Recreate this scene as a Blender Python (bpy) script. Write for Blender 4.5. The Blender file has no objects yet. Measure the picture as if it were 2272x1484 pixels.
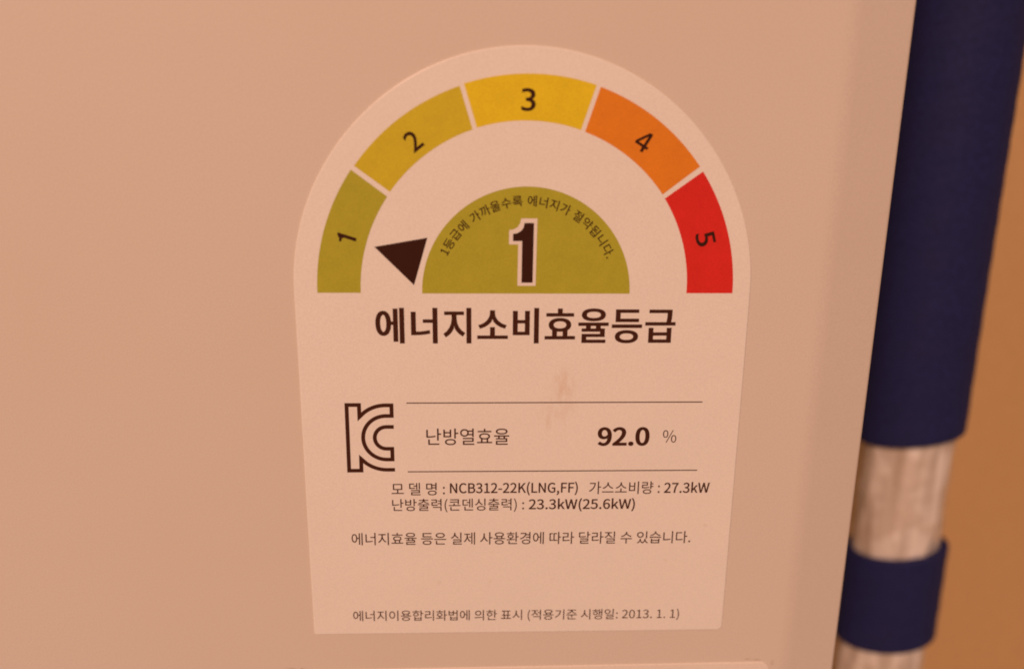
import bpy, bmesh, math, random
from mathutils import Vector, Matrix

scene = bpy.context.scene
R = math.radians
MM = 0.001

# ---------------------------------------------------------------- camera
cam_data = bpy.data.cameras.new('camera')
cam = bpy.data.objects.new('camera', cam_data)
scene.collection.objects.link(cam)
scene.camera = cam
cam_loc = Vector((-7.329, -126.385, 22.654)) * MM
right = Vector((0.99929, -0.03652, 0.00930))
up = Vector((-0.00059, 0.23155, 0.97282))
fwd = Vector((0.03768, 0.97214, -0.23137))
m = Matrix((right, up, -fwd)).transposed().to_4x4()
m.translation = cam_loc
cam.matrix_world = m
cam_data.sensor_width = 36.0
cam_data.lens = 1640.0 / 2272.0 * 36.0
cam_data.clip_start = 0.005
cam_data.clip_end = 20.0
cam_data.dof.use_dof = True
cam_data.dof.focus_distance = (Vector((0.0, 0.0, -0.026)) - cam_loc).dot(fwd)
cam_data.dof.aperture_fstop = 6.4

# ---------------------------------------------------------------- light
WARM = (1.0, 0.565, 0.385)
world = bpy.data.worlds.new('World')
scene.world = world
world.use_nodes = True
bg = world.node_tree.nodes['Background']
bg.inputs[0].default_value = (*WARM, 1)
bg.inputs[1].default_value = 0.36

lamp_data = bpy.data.lights.new('ceiling_lamp', 'AREA')
lamp_data.shape = 'DISK'
lamp_data.size = 0.36
lamp_data.color = WARM
lamp_data.energy = 68.0
lamp = bpy.data.objects.new('ceiling_lamp', lamp_data)
scene.collection.objects.link(lamp)
lamp.location = (-1.05, -2.15, 1.70)
lamp.rotation_euler = (Vector((0.0, 0.0, -0.01)) - lamp.location).to_track_quat('-Z', 'Y').to_euler()

scene.cycles.filter_width = 1.9
vs = scene.view_settings
vs.view_transform = 'Standard'
vs.look = 'None'
vs.exposure = 0.0
vs.gamma = 1.0
vs.use_curve_mapping = False

# ---------------------------------------------------------------- helpers
def link(o, parent=None):
    scene.collection.objects.link(o)
    if parent is not None:
        o.parent = parent
    return o

def mesh_obj(name, bm_or_mesh, mat, parent=None, smooth=False, loc=None):
    if isinstance(bm_or_mesh, bmesh.types.BMesh):
        me = bpy.data.meshes.new(name)
        bm_or_mesh.to_mesh(me)
        bm_or_mesh.free()
    else:
        me = bm_or_mesh
        me.name = name
    me.materials.clear()
    me.materials.append(mat)
    if smooth:
        me.polygons.foreach_set('use_smooth', [True] * len(me.polygons))
    o = bpy.data.objects.new(name, me)
    link(o, parent)
    if loc is not None:
        o.location = loc
    return o

def tag(o, label=None, cat=None, kind=None):
    if label: o['label'] = label
    if cat: o['category'] = cat
    if kind: o['kind'] = kind
    return o

def empty(name, loc):
    o = bpy.data.objects.new(name, None)
    o.empty_display_size = 0.01
    o.location = loc
    return link(o)

class NT:
    """small wrapper for building node materials"""
    def __init__(self, name):
        self.mat = bpy.data.materials.new(name)
        self.mat.use_nodes = True
        self.t = self.mat.node_tree
        self.p = self.t.nodes['Principled BSDF']
    def n(self, kind, **kw):
        nd = self.t.nodes.new(kind)
        for k, v in kw.items():
            if k.startswith('i_'):
                nd.inputs[k[2:].replace('_', ' ')].default_value = v
            else:
                setattr(nd, k, v)
        return nd
    def l(self, a, b):
        self.t.links.new(a, b)
    def obj(self, scale=(1, 1, 1), loc=(0, 0, 0)):
        tc = self.n('ShaderNodeTexCoord')
        mp = self.n('ShaderNodeMapping')
        mp.inputs['Scale'].default_value = scale
        mp.inputs['Location'].default_value = loc
        self.l(tc.outputs['Object'], mp.inputs['Vector'])
        return mp.outputs['Vector']
    def noise(self, vec, scale, detail=2.0, rough=0.5):
        nd = self.n('ShaderNodeTexNoise')
        nd.inputs['Scale'].default_value = scale
        nd.inputs['Detail'].default_value = detail
        nd.inputs['Roughness'].default_value = rough
        self.l(vec, nd.inputs['Vector'])
        return nd.outputs['Fac']
    def ramp(self, fac, lo, hi, a=0.0, b=1.0):
        nd = self.n('ShaderNodeMapRange')
        nd.interpolation_type = 'SMOOTHSTEP'
        for k, v in (('From Min', lo), ('From Max', hi), ('To Min', a), ('To Max', b)):
            nd.inputs[k].default_value = v
        self.l(fac, nd.inputs['Value'])
        return nd.outputs['Result']
    def math(self, op, a, b):
        nd = self.n('ShaderNodeMath', operation=op)
        for i, v in enumerate((a, b)):
            if isinstance(v, (int, float)):
                nd.inputs[i].default_value = v
            else:
                self.l(v, nd.inputs[i])
        return nd.outputs[0]
    def mix(self, fac, a, b):
        nd = self.n('ShaderNodeMix', data_type='RGBA')
        if isinstance(fac, (int, float)):
            nd.inputs[0].default_value = fac
        else:
            self.l(fac, nd.inputs[0])
        for s, v in ((6, a), (7, b)):
            if isinstance(v, tuple):
                nd.inputs[s].default_value = (*v, 1)
            else:
                self.l(v, nd.inputs[s])
        return nd.outputs[2]
    def bump(self, h, strength, dist):
        nd = self.n('ShaderNodeBump')
        nd.inputs['Strength'].default_value = strength
        nd.inputs['Distance'].default_value = dist
        self.l(h, nd.inputs['Height'])
        self.l(nd.outputs['Normal'], self.p.inputs['Normal'])
    def ellipse(self, cx, cz, rx, rz, soft=0.4):
        """1 inside an ellipse in the object's x-z plane (metres), 0 outside"""
        v = self.obj((1 / rx, 0, 1 / rz), (-cx / rx, 0, -cz / rz))
        ln = self.n('ShaderNodeVectorMath', operation='LENGTH')
        self.l(v, ln.inputs[0])
        return self.ramp(ln.outputs['Value'], 1.0, soft, 0.0, 1.0)

# ---------------------------------------------------------------- materials
def ink_material(name, col, grain=0.10):
    k = NT(name)
    v = k.obj()
    f = k.noise(v, 5200.0, 2.0, 0.7)
    f2 = k.noise(v, 260.0, 3.0, 0.6)
    f = k.math('ADD', k.math('MULTIPLY', f, 0.7), k.math('MULTIPLY', f2, 0.3))
    lo = tuple(c * (1 - grain) for c in col)
    hi = tuple(min(1.0, c * (1 + grain)) for c in col)
    k.l(k.mix(k.ramp(f, 0.3, 0.7), lo, hi), k.p.inputs['Base Color'])
    k.p.inputs['Roughness'].default_value = 0.6
    k.p.inputs['Specular IOR Level'].default_value = 0.10
    return k.mat

def paper_material(name, col, stains=()):
    k = NT(name)
    v = k.obj()
    fine = k.noise(v, 3400.0, 2.0, 0.7)
    wide = k.noise(v, 45.0, 3.0, 0.55)
    c = k.mix(k.ramp(fine, 0.25, 0.75), tuple(x * 0.945 for x in col), tuple(min(1, x * 1.05) for x in col))
    c = k.mix(k.ramp(wide, 0.3, 0.75, 0.0, 0.10), c, tuple(x * y for x, y in zip(col, (0.94, 0.90, 0.84))))
    for cx, cz, rx, rz, amount, seed in stains:
        e = k.ellipse(cx * MM, cz * MM, rx * MM, rz * MM, 0.15)
        sv = k.obj((1, 1, 0.28), (seed, seed * 0.7, 0))
        streak = k.ramp(k.noise(sv, 900.0, 4.0, 0.65), 0.42, 0.62)
        fac = k.math('MULTIPLY', k.math('MULTIPLY', e, streak), amount)
        c = k.mix(fac, c, (0.58, 0.36, 0.20))
    # a few scattered specks of dust
    sp = k.ramp(k.noise(k.obj((1, 1, 1), (0.3, 0.1, 0.7)), 420.0, 1.0, 0.4), 0.74, 0.80, 0.0, 0.13)
    c = k.mix(sp, c, (0.50, 0.40, 0.28))
    k.l(c, k.p.inputs['Base Color'])
    k.p.inputs['Roughness'].default_value = 0.5
    k.p.inputs['Specular IOR Level'].default_value = 0.3
    k.p.inputs['Coat Weight'].default_value = 0.2
    k.p.inputs['Coat Roughness'].default_value = 0.22
    h = k.math('ADD', k.math('MULTIPLY', k.noise(v, 38.0, 2.0, 0.5), 6.0), k.math('MULTIPLY', fine, 0.06))
    k.bump(h, 0.35, 0.0002)
    return k.mat

def panel_material():
    k = NT('white_enamel')
    v = k.obj()
    fine = k.noise(v, 3200.0, 2.0, 0.7)
    peel = k.noise(v, 700.0, 2.0, 0.5)
    wide = k.noise(v, 14.0, 3.0, 0.5)
    col = (0.668, 0.636, 0.601)
    c = k.mix(k.ramp(fine, 0.25, 0.75), tuple(x * 0.94 for x in col), tuple(x * 1.055 for x in col))
    c = k.mix(k.ramp(wide, 0.3, 0.75, 0.0, 0.5), c, (0.65, 0.602, 0.543))
    for cx, cz, rx, rz in ((45.2, -73.75, 1.0, 0.32), (46.9, -73.95, 1.3, 0.30), (-44.8, -74.25, 1.6, 0.35), (-42.6, -74.3, 1.0, 0.3), (-41.0, -74.35, 0.5, 0.25), (50.2, -74.6, 0.5, 0.9)):
        e = k.ellipse(cx * MM, cz * MM, rx * MM, rz * MM, 0.2)
        d = k.ramp(k.noise(k.obj((1, 1, 2.0), (0.21, 0, 0.4)), 1500.0, 3.0, 0.6), 0.34, 0.56)
        c = k.mix(k.math('MULTIPLY', k.math('MULTIPLY', e, d), 0.45), c, (0.30, 0.24, 0.17))
    k.l(c, k.p.inputs['Base Color'])
    k.p.inputs['Roughness'].default_value = 0.45
    k.p.inputs['Specular IOR Level'].default_value = 0.25
    h = k.math('ADD', k.math('MULTIPLY', peel, 0.25), k.math('ADD', k.math('MULTIPLY', fine, 0.04), k.math('MULTIPLY', k.noise(v, 22.0, 2.0, 0.5), 8.0)))
    k.bump(h, 0.35, 0.00015)
    return k.mat

def sleeve_material():
    k = NT('navy_foam_sleeve')
    v = k.obj()
    n1 = k.noise(v, 900.0, 3.0, 0.6)
    n2 = k.noise(v, 60.0, 2.0, 0.5)
    c = k.mix(k.ramp(n1, 0.3, 0.7), (0.0125, 0.0165, 0.078), (0.018, 0.0235, 0.112))
    c = k.mix(k.ramp(n2, 0.35, 0.7, 0.0, 0.4), c, (0.017, 0.019, 0.080))
    k.l(c, k.p.inputs['Base Color'])
    k.p.inputs['Roughness'].default_value = 0.7
    k.p.inputs['Specular IOR Level'].default_value = 0.14
    k.bump(n1, 0.4, 0.0002)
    return k.mat

def foil_material():
    k = NT('aluminium_tape')
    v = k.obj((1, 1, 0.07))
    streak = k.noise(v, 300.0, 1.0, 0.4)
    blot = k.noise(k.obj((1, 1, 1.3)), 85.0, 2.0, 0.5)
    c = k.mix(k.ramp(streak, 0.36, 0.62), (0.66, 0.61, 0.55), (1.0, 0.99, 0.97))  # light and dark foil reflections painted into the base colour as streaks
    c = k.mix(k.ramp(blot, 0.48, 0.62, 0.0, 0.5), c, (0.62, 0.53, 0.44))  # broader duller patches, reflection contrast painted in too
    k.l(c, k.p.inputs['Base Color'])
    k.p.inputs['Metallic'].default_value = 0.4
    k.p.inputs['Roughness'].default_value = 0.2
    k.bump(k.math('ADD', streak, k.math('MULTIPLY', blot, 2.0)), 0.5, 0.0012)
    return k.mat

def wall_material():
    k = NT('tan_wallpaper')
    v = k.obj()
    n1 = k.noise(v, 220.0, 4.0, 0.6)
    n2 = k.noise(v, 9.0, 3.0, 0.5)
    c = k.mix(k.ramp(n1, 0.3, 0.7), (0.52, 0.344, 0.166), (0.58, 0.387, 0.192))
    c = k.mix(k.ramp(n2, 0.3, 0.7, 0.0, 0.4), c, (0.51, 0.335, 0.158))
    k.l(c, k.p.inputs['Base Color'])
    k.p.inputs['Roughness'].default_value = 0.8
    k.p.inputs['Specular IOR Level'].default_value = 0.2
    k.bump(n1, 0.4, 0.0006)
    return k.mat

M_PANEL = panel_material()
M_PAPER = paper_material('label_paper', (0.803, 0.815, 0.808),
                         ((6.9, -16.6, 2.9, 5.2, 0.25, 0.13), (6.0, -20.5, 5.2, 7.5, 0.15, 0.37), (4.4, -24.0, 0.8, 2.4, 0.2, 0.9)))
M_PAPER2 = paper_material('sticker_paper', (0.79, 0.77, 0.75))
M_GREEN = ink_material('green_ink', (0.415, 0.425, 0.044))
M_OLIVE = ink_material('olive_yellow_ink', (0.595, 0.525, 0.036))
M_YELLOW = ink_material('yellow_ink', (0.745, 0.615, 0.027))
M_ORANGE = ink_material('orange_ink', (0.73, 0.255, 0.026))
M_RED = ink_material('red_ink', (0.66, 0.032, 0.026))
M_BLACK = ink_material('black_ink', (0.042, 0.013, 0.008))
M_TEXT = ink_material('brown_black_ink', (0.058, 0.019, 0.010))
M_SLEEVE = sleeve_material()
M_FOIL = foil_material()
M_WALL = wall_material()

# ---------------------------------------------------------------- wall
bm = bmesh.new()
bmesh.ops.create_grid(bm, x_segments=4, y_segments=4, size=1.5)
bmesh.ops.rotate(bm, verts=bm.verts, matrix=Matrix.Rotation(R(90), 3, 'X'))
wall = mesh_obj('wall', bm, M_WALL, loc=(0.3, 0.205, 0.0))
tag(wall, 'plain tan wall behind the boiler and the pipe', 'wall', 'structure')

# ---------------------------------------------------------------- boiler casing
Z0, Z1 = -0.42, 0.28
DEPTH = 0.19
def casing_profile():
    """front face from left to right, bending back at both side edges (x, y) in mm"""
    half = []
    a = R(14.0)                                   # slope of the bent-back strip
    rb = 14.0                                     # soft bend radius
    x, y = 51.0, 0.0
    for i in range(9):
        t = a * i / 8
        half.append((51.0 + rb * math.sin(t), rb * (1 - math.cos(t))))
    x, y = half[-1]
    x2, y2 = 63.6, y + (63.6 - x) * math.tan(a)
    rc = 1.1
    for i in range(9):
        t = a + (R(90) - a) * i / 8
        half.append((x2 + rc * (math.sin(t) - math.sin(a)), y2 + rc * (math.cos(a) - math.cos(t))))
    return half
half = casing_profile()
xr = max(p[0] for p in half)
half.append((xr, DEPTH / MM))
XC = -150.0                                       # centre line of the boiler
prof = [(2 * XC - x, y) for x, y in reversed(half)] + half
bo = (XC * MM, 0.0, Z0)
boiler = empty('boiler', bo)
tag(boiler, 'white enamelled wall boiler carrying the energy rating label', 'boiler')
bm = bmesh.new()
rows = []
for z in (Z0, Z0 + 0.002, Z1 - 0.002, Z1):
    rows.append([bm.verts.new((x * MM, y * MM, z)) for x, y in prof])
for a, b in zip(rows, rows[1:]):
    for i in range(len(prof) - 1):
        bm.faces.new((a[i], a[i + 1], b[i + 1], b[i]))
bm.faces.new(list(reversed(rows[0])))
bm.faces.new(rows[-1])
bm.faces.new((rows[0][-1], rows[0][0], rows[1][0], rows[2][0], rows[3][0], rows[3][-1], rows[2][-1], rows[1][-1]))
bmesh.ops.recalc_face_normals(bm, faces=bm.faces)
casing = mesh_obj('front_panel', bm, M_PANEL, boiler, loc=tuple(-c for c in bo))
for p in casing.data.polygons:
    p.use_smooth = len(p.vertices) == 4
md = casing.modifiers.new('wn', 'WEIGHTED_NORMAL')
md.keep_sharp = True

# ---------------------------------------------------------------- stickers
def offset_outline(pts, dx, dy):
    """mitred offset of a closed ccw outline; dx / dy let the two axes differ"""
    k = dx / dy if dy else 1.0
    q = [(x, y * k) for x, y in pts]
    n = len(q)
    out = []
    for i in range(n):
        p0, p1, p2 = q[i - 1], q[i], q[(i + 1) % n]
        def nrm(a, b):
            ex, ey = b[0] - a[0], b[1] - a[1]
            l = math.hypot(ex, ey) or 1e-9
            return ey / l, -ex / l
        n1, n2 = nrm(p0, p1), nrm(p1, p2)
        sx, sy = n1[0] + n2[0], n1[1] + n2[1]
        d = max(0.35, (sx * sx + sy * sy) / 2)
        out.append((p1[0] + dx * sx / d, (p1[1] + dx * sy / d) / k))
    return out

def sticker_mesh(outline, thick, edge):
    """closed slab with a rounded front edge; outline ccw in (x, z) mm"""
    bm = bmesh.new()
    lv = [(0.0, 0.0), (thick - edge, 0.0)]
    for i in range(1, 4):
        t = R(90) * i / 3
        lv.append((thick - edge + edge * math.sin(t), -edge * (1 - math.cos(t))))
    rings = []
    for y, o in lv:
        pts = outline if o == 0 else offset_outline(outline, o, o)
        rings.append([bm.verts.new((x * MM, -y * MM, z * MM)) for x, z in pts])
    n = len(outline)
    side = []
    for a, b in zip(rings, rings[1:]):
        for i in range(n):
            side.append(bm.faces.new((a[i], a[(i + 1) % n], b[(i + 1) % n], b[i])))
    bm.faces.new(rings[-1])
    bm.faces.new(list(reversed(rings[0])))
    bmesh.ops.recalc_face_normals(bm, faces=bm.faces)
    return bm

def corner(cx, cz, r, a0, a1, n=8):
    return [(cx + r * math.cos(R(a0 + (a1 - a0) * i / n)), cz + r * math.sin(R(a0 + (a1 - a0) * i / n))) for i in range(n + 1)]

PT = 0.24                                         # paper thickness, mm
XL, XR_, ZB = -39.9, 39.3, -66.7
lx, rx_ = XL, XR_
dome = [(-0.3 + 39.6 * math.cos(R(a)), 0.2 + (39.6 + 0.55 * math.sin(R(a)) ** 2) * math.sin(R(a))) for a in [i * 180 / 120 for i in range(121)]]
outline = corner(rx_ - 1.0, ZB + 0.85, 1.0, -90, 0) + [(rx_ + 0.02, -40.0), (rx_ + 0.03, -15.0)] + dome + [(lx + 0.02, -15.0), (lx - 0.02, -40.0)] + corner(lx + 0.45, ZB + 0.5, 0.45, 180, 270)
LB = (0.0, 0.0, ZB * MM)
label = empty('energy_label', LB)
tag(label, 'dome-topped energy rating sticker with coloured 1 to 5 arc on the white boiler', 'label')
LO = tuple(-c for c in LB)
mesh_obj('paper', sticker_mesh(outline, PT, 0.17), M_PAPER, label, loc=LO)

sb = (4.0 * MM, 0.0, -132.0 * MM)
rot = 0.25
s2 = [(-46.0, -132.0), (49.6, -132.0)] + corner(49.6 - 2.0, -74.36 - 2.0, 2.0, 0, 90) + corner(-46.0 + 2.0, -74.70 - 2.0, 2.0, 90, 180)
plate = mesh_obj('information_sticker', sticker_mesh(s2, 0.22, 0.12), M_PAPER2, None)
tag(plate, 'pale rounded sticker on the boiler, only its top edge in view below the energy label', 'sticker')

# ---------------------------------------------------------------- printing on the label
def ink_mesh(contours, y0, thick=0.016):
    """flat print: closed outlines (x, z in mm) filled even-odd, lying y0 mm in front of the panel"""
    cu = bpy.data.curves.new('ink', 'CURVE')
    cu.dimensions = '2D'
    cu.fill_mode = 'BOTH'
    cu.extrude = thick * 0.5
    for c in contours:
        sp = cu.splines.new('POLY')
        sp.points.add(len(c) - 1)
        for p, (x, z) in zip(sp.points, c):
            p.co = (x, z, 0, 1)
        sp.use_cyclic_u = True
    ob = bpy.data.objects.new('ink', cu)
    me = bpy.data.meshes.new_from_object(ob)
    bpy.data.objects.remove(ob)
    bpy.data.curves.remove(cu)
    # curve plane (x, y) -> label plane (x, z); front towards -y
    me.transform(Matrix.Scale(MM, 4) @ Matrix.Translation((0, -y0 - thick * 0.5, 0)) @ Matrix.Rotation(R(90), 4, 'X'))
    return me

def arc(r, a0, a1, n=40, cx=0.0, cz=0.0):
    return [(cx + (r[0] + (r[1] - r[0]) * i / n) * math.cos(R(a0 + (a1 - a0) * i / n)), cz + (r[0] + (r[1] - r[0]) * i / n) * math.sin(R(a0 + (a1 - a0) * i / n))) for i in range(n + 1)]

# outlines of the characters printed on the label, 1000 units to the em: advance, closed contours
GLYPHS = {
    ' ': (224, ''),
    '%': (922, '205,284 253,291 294,312 327,345 352,391 367,449 373,518 367,585 352,642 327,687 294,720 253,740 205,747 158,740 118,720 85,687 60,642 44,585 39,518 44,449 60,391 85,345 118,312 158,291;205,340 166,352 135,385 115,441 108,518 115,594 135,648 166,680 205,691 245,680 276,648 295,594 302,518 295,441 276,385 245,352;226,-13 288,-13 694,747 632,747;717,-13 764,-6 805,14 838,48 862,93 878,151 883,219 878,287 862,344 838,390 805,423 764,443 717,450 670,443 629,423 596,390 572,344 556,287 551,219 556,151 572,93 596,48 629,14 670,-6;717,43 677,54 646,87 626,142 619,219 626,296 646,350 677,383 717,394 756,383 787,350 808,296 815,219 808,142 787,87 756,54'),
    '(': (338, '239,-196 295,-171 239,-60 200,60 176,184 168,311 176,438 200,562 239,681 295,793 239,819 177,704 131,583 102,452 92,311 102,170 131,40 177,-82'),
    ')': (338, '99,-196 161,-82 207,40 236,170 246,311 236,452 207,583 161,704 99,819 42,793 99,681 139,562 163,438 171,311 163,184 139,60 99,-60 42,-171'),
    ',': (278, '75,-190 136,-155 182,-107 211,-49 221,19 216,64 201,98 177,119 144,126 118,122 96,109 81,89 75,62 81,35 95,15 117,2 142,-2 153,-1 146,-44 126,-81 95,-112 53,-136'),
    '-': (347, '46,245 302,245 302,315 46,315'),
    '.': (278, '139,-13 165,-8 186,6 200,28 205,56 200,85 186,107 165,121 139,126 113,121 92,107 78,85 73,56 78,28 92,6 113,-8'),
    '0': (556, '278,-13 344,-2 399,29 445,82 478,156 499,252 507,370 499,486 478,580 445,654 399,706 344,737 278,747 213,737 157,706 112,654 78,580 57,486 50,370 57,252 78,156 112,82 157,29 213,-2;278,61 239,69 205,93 177,135 156,194 143,272 138,370 143,467 156,544 177,603 205,643 239,667 278,675 318,667 352,643 380,603 401,544 414,467 419,370 414,272 401,194 380,135 352,93 318,69'),
    '1': (556, '88,0 491,0 491,76 343,76 343,734 273,734 231,713 181,696 121,682 121,624 252,624 252,76 88,76'),
    '2': (556, '44,0 506,0 506,79 302,79 182,72 300,192 391,308 450,421 471,532 464,593 444,645 413,688 370,720 318,740 256,747 192,739 135,718 86,684 40,640 93,588 126,622 162,649 202,667 245,673 305,662 347,632 372,586 381,528 360,429 299,319 194,195 44,54'),
    '3': (556, '263,-13 326,-7 383,12 431,42 468,84 491,135 500,196 488,265 454,319 405,359 344,383 344,388 398,414 439,452 465,502 475,564 467,618 447,663 414,699 371,725 319,742 260,747 201,740 147,722 99,695 56,660 105,602 138,631 175,653 215,668 257,673 309,665 348,641 373,605 382,557 377,519 363,485 337,457 299,435 246,421 178,417 178,346 254,342 313,328 356,306 385,277 401,241 407,199 396,143 365,100 318,73 257,63 200,70 152,89 111,115 76,147 29,88 70,50 121,18 185,-5'),
    '5': (556, '262,-13 323,-6 379,17 429,53 468,102 493,164 503,238 495,312 472,371 437,416 393,448 340,467 281,473 241,469 205,459 171,444 190,656 467,656 467,734 110,734 86,392 135,361 175,384 213,399 257,404 320,392 368,359 399,307 410,236 397,164 364,110 315,75 253,63 195,70 147,88 107,114 73,144 27,84 69,48 120,17 184,-5'),
    '6': (556, '301,-13 357,-5 407,17 450,53 483,100 505,158 513,225 506,296 487,354 457,398 417,430 367,449 308,456 265,450 221,432 179,405 142,368 151,469 170,547 200,605 238,644 282,665 331,672 375,665 415,646 448,616 500,672 466,702 427,726 381,742 327,747 258,738 194,708 138,657 95,581 66,480 56,350 65,239 89,149 126,78 176,27 235,-3;144,294 181,338 220,367 258,383 293,388 352,376 393,344 417,292 426,225 416,157 390,105 350,71 301,59 239,74 192,120 160,193'),
    '7': (556, '198,0 293,0 302,135 316,255 341,365 379,469 434,572 509,679 509,734 49,734 49,656 406,656 314,508 253,357 216,192'),
    '9': (556, '235,-13 303,-3 365,28 420,81 463,160 491,265 502,399 493,505 469,593 431,660 381,709 322,737 254,747 199,739 149,717 106,682 73,634 52,576 44,509 51,439 69,382 99,337 140,304 189,285 246,278 292,285 337,303 379,331 416,368 406,266 386,188 357,130 320,91 278,70 232,63 186,70 144,89 108,119 58,62 92,32 132,8 180,-7;415,445 377,400 338,369 299,352 261,346 204,358 163,391 138,442 130,509 140,578 166,630 206,664 255,676 318,661 366,617 399,545'),
    ':': (278, '139,391 165,396 186,410 200,432 205,461 200,489 186,511 165,526 139,531 113,526 92,511 78,489 73,461 78,432 92,410 113,396;139,-13 165,-8 186,6 200,28 205,56 200,85 186,107 165,121 139,126 113,121 92,107 78,85 73,56 78,28 92,6 113,-8'),
    'B': (658, '101,0 334,0 412,6 480,24 535,54 577,95 604,149 613,215 602,283 571,334 524,370 464,391 464,396 510,419 543,456 564,502 571,555 562,613 538,659 500,693 450,716 389,730 318,734 101,734;193,423 193,661 306,661 382,655 436,634 469,598 480,543 470,492 438,455 383,431 302,423;193,74 193,350 321,350 407,343 470,319 509,277 522,218 508,154 469,109 406,83 321,74'),
    'C': (639, '378,-13 445,-6 504,14 557,47 603,92 552,151 515,116 475,90 431,74 382,68 316,78 260,105 215,149 181,209 160,283 153,370 161,455 182,528 217,586 263,630 319,657 385,666 429,661 469,647 504,625 535,597 585,657 548,691 502,720 447,740 384,747 295,735 216,701 151,646 101,571 69,477 58,367 69,256 100,162 149,87 213,32 290,-1'),
    'F': (553, '101,0 193,0 193,329 474,329 474,408 193,408 193,656 524,656 524,734 101,734'),
    'G': (690, '390,-13 460,-7 522,11 574,38 616,72 616,381 375,381 375,303 531,303 531,111 495,88 450,73 399,68 326,78 265,105 217,149 182,209 160,283 153,370 161,455 184,528 220,586 268,630 328,657 398,666 448,660 490,646 526,624 556,597 606,657 569,690 523,719 465,739 395,747 302,735 221,701 153,646 102,571 70,477 58,367 69,256 101,162 151,87 218,32 298,-1'),
    'K': (647, '101,0 193,0 193,232 319,383 540,0 643,0 378,456 608,734 503,734 195,366 193,366 193,734 101,734'),
    'L': (544, '101,0 515,0 515,79 193,79 193,734 101,734'),
    'N': (724, '101,0 188,0 188,386 186,463 182,540 177,615 181,615 260,464 528,0 623,0 623,734 535,734 535,352 537,275 542,196 548,120 543,120 464,271 195,734 101,734'),
    'W': (879, '181,0 291,0 401,443 438,610 442,610 478,443 589,0 701,0 852,734 764,734 685,334 645,96 639,96 587,334 485,734 400,734 298,334 246,96 242,96 198,334 121,734 26,734'),
    'k': (553, '92,0 182,0 182,143 284,262 444,0 543,0 337,324 519,544 417,544 186,257 182,257 182,797 92,797'),
    '가': (921, '663,828 663,-77 746,-77 746,392 890,392 890,461 746,461 746,828;97,731 97,662 430,662 411,558 375,462 322,373 250,293 161,221 55,158 101,94 234,174 338,267 417,371 471,484 503,605 513,731'),
    '경': (921, '501,275 415,270 341,254 282,229 237,194 210,152 200,101 210,50 237,7 282,-27 341,-53 415,-69 501,-74 586,-69 659,-53 719,-27 763,7 791,50 800,101 791,152 763,194 719,229 659,254 586,270;501,209 590,202 659,181 703,147 718,101 703,56 659,22 590,0 501,-7 410,0 342,22 298,56 282,101 298,147 342,181 410,202;108,760 108,692 427,692 409,617 373,548 319,487 249,433 163,388 62,351 96,285 230,337 342,406 427,492 486,594 712,594 712,473 476,473 476,405 712,405 712,285 795,285 795,827 712,827 712,661 507,661 512,693 515,726 517,760'),
    '급': (921, '156,309 156,-66 764,-66 764,309 682,309 682,190 238,190 238,309;238,125 682,125 682,2 238,2;50,459 50,391 871,391 871,459 740,459 758,561 764,646 765,720 765,787 154,787 154,719 683,719 682,645 676,560 659,459'),
    '기': (921, '710,828 710,-78 793,-78 793,828;103,730 103,663 443,663 425,559 390,462 336,373 264,293 172,221 61,158 105,91 242,171 349,264 430,368 485,481 517,602 527,730'),
    '까': (921, '678,828 678,-78 761,-78 761,386 896,386 896,455 761,455 761,828;75,730 75,661 243,661 227,528 191,402 132,283 46,173 112,126 184,216 239,312 278,412 303,515 317,622 321,730;350,730 350,661 491,661 478,517 447,375 390,239 303,112 371,66 443,169 496,277 532,390 555,505 566,619 569,730'),
    '난': (921, '93,407 93,336 165,336 301,340 441,352 589,377 579,446 439,422 305,410 176,407 176,762 93,762;670,827 670,173 753,173 753,489 886,489 886,559 753,559 753,827;191,236 191,-58 785,-58 785,10 274,10 274,236'),
    '너': (921, '436,530 436,462 713,462 713,-79 796,-79 796,828 713,828 713,530;99,210 99,140 169,140 309,143 445,155 584,177 574,246 443,225 314,214 182,210 182,727 99,727'),
    '니': (921, '709,828 709,-78 791,-78 791,828;107,227 107,155 181,155 325,159 472,173 626,199 615,269 468,245 327,232 189,227 189,739 107,739'),
    '다': (921, '663,828 663,-79 746,-79 746,402 894,402 894,471 746,471 746,828;89,740 89,147 160,147 316,149 453,158 589,177 579,248 450,230 319,220 171,217 171,672 509,672 509,740'),
    '달': (921, '90,776 90,406 160,406 325,408 459,417 584,438 574,504 455,485 327,475 172,473 172,709 490,709 490,776;670,828 670,373 753,373 753,569 886,569 886,638 753,638 753,828;180,2 180,-66 785,-66 785,2 261,2 261,102 753,102 753,326 178,326 178,259 671,259 671,166 180,166'),
    '덴': (921, '737,827 737,157 816,157 816,827;94,747 94,310 151,310 269,312 377,319 487,336 479,404 378,387 280,379 175,377 175,680 437,680 437,747;561,809 561,576 381,576 381,509 561,509 561,182 640,182 640,809;225,233 225,-58 843,-58 843,11 308,11 308,233'),
    '델': (921, '737,827 737,346 816,346 816,827;563,809 563,628 382,628 382,563 563,563 563,354 642,354 642,809;94,776 94,391 151,391 275,392 382,399 486,414 480,481 384,466 287,459 176,458 176,709 437,709 437,776;217,1 217,-66 849,-66 849,1 299,1 299,94 816,94 816,306 215,306 215,240 735,240 735,157 217,157'),
    '됩': (921, '709,827 709,306 792,306 792,827;199,265 199,-66 792,-66 792,265 711,265 711,170 281,170 281,265;281,106 711,106 711,2 281,2;134,783 134,497 308,497 308,399 53,396 65,327 243,330 440,341 641,366 636,425 556,415 474,408 392,403 392,497 569,497 569,563 217,563 217,715 561,715 561,783'),
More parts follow.
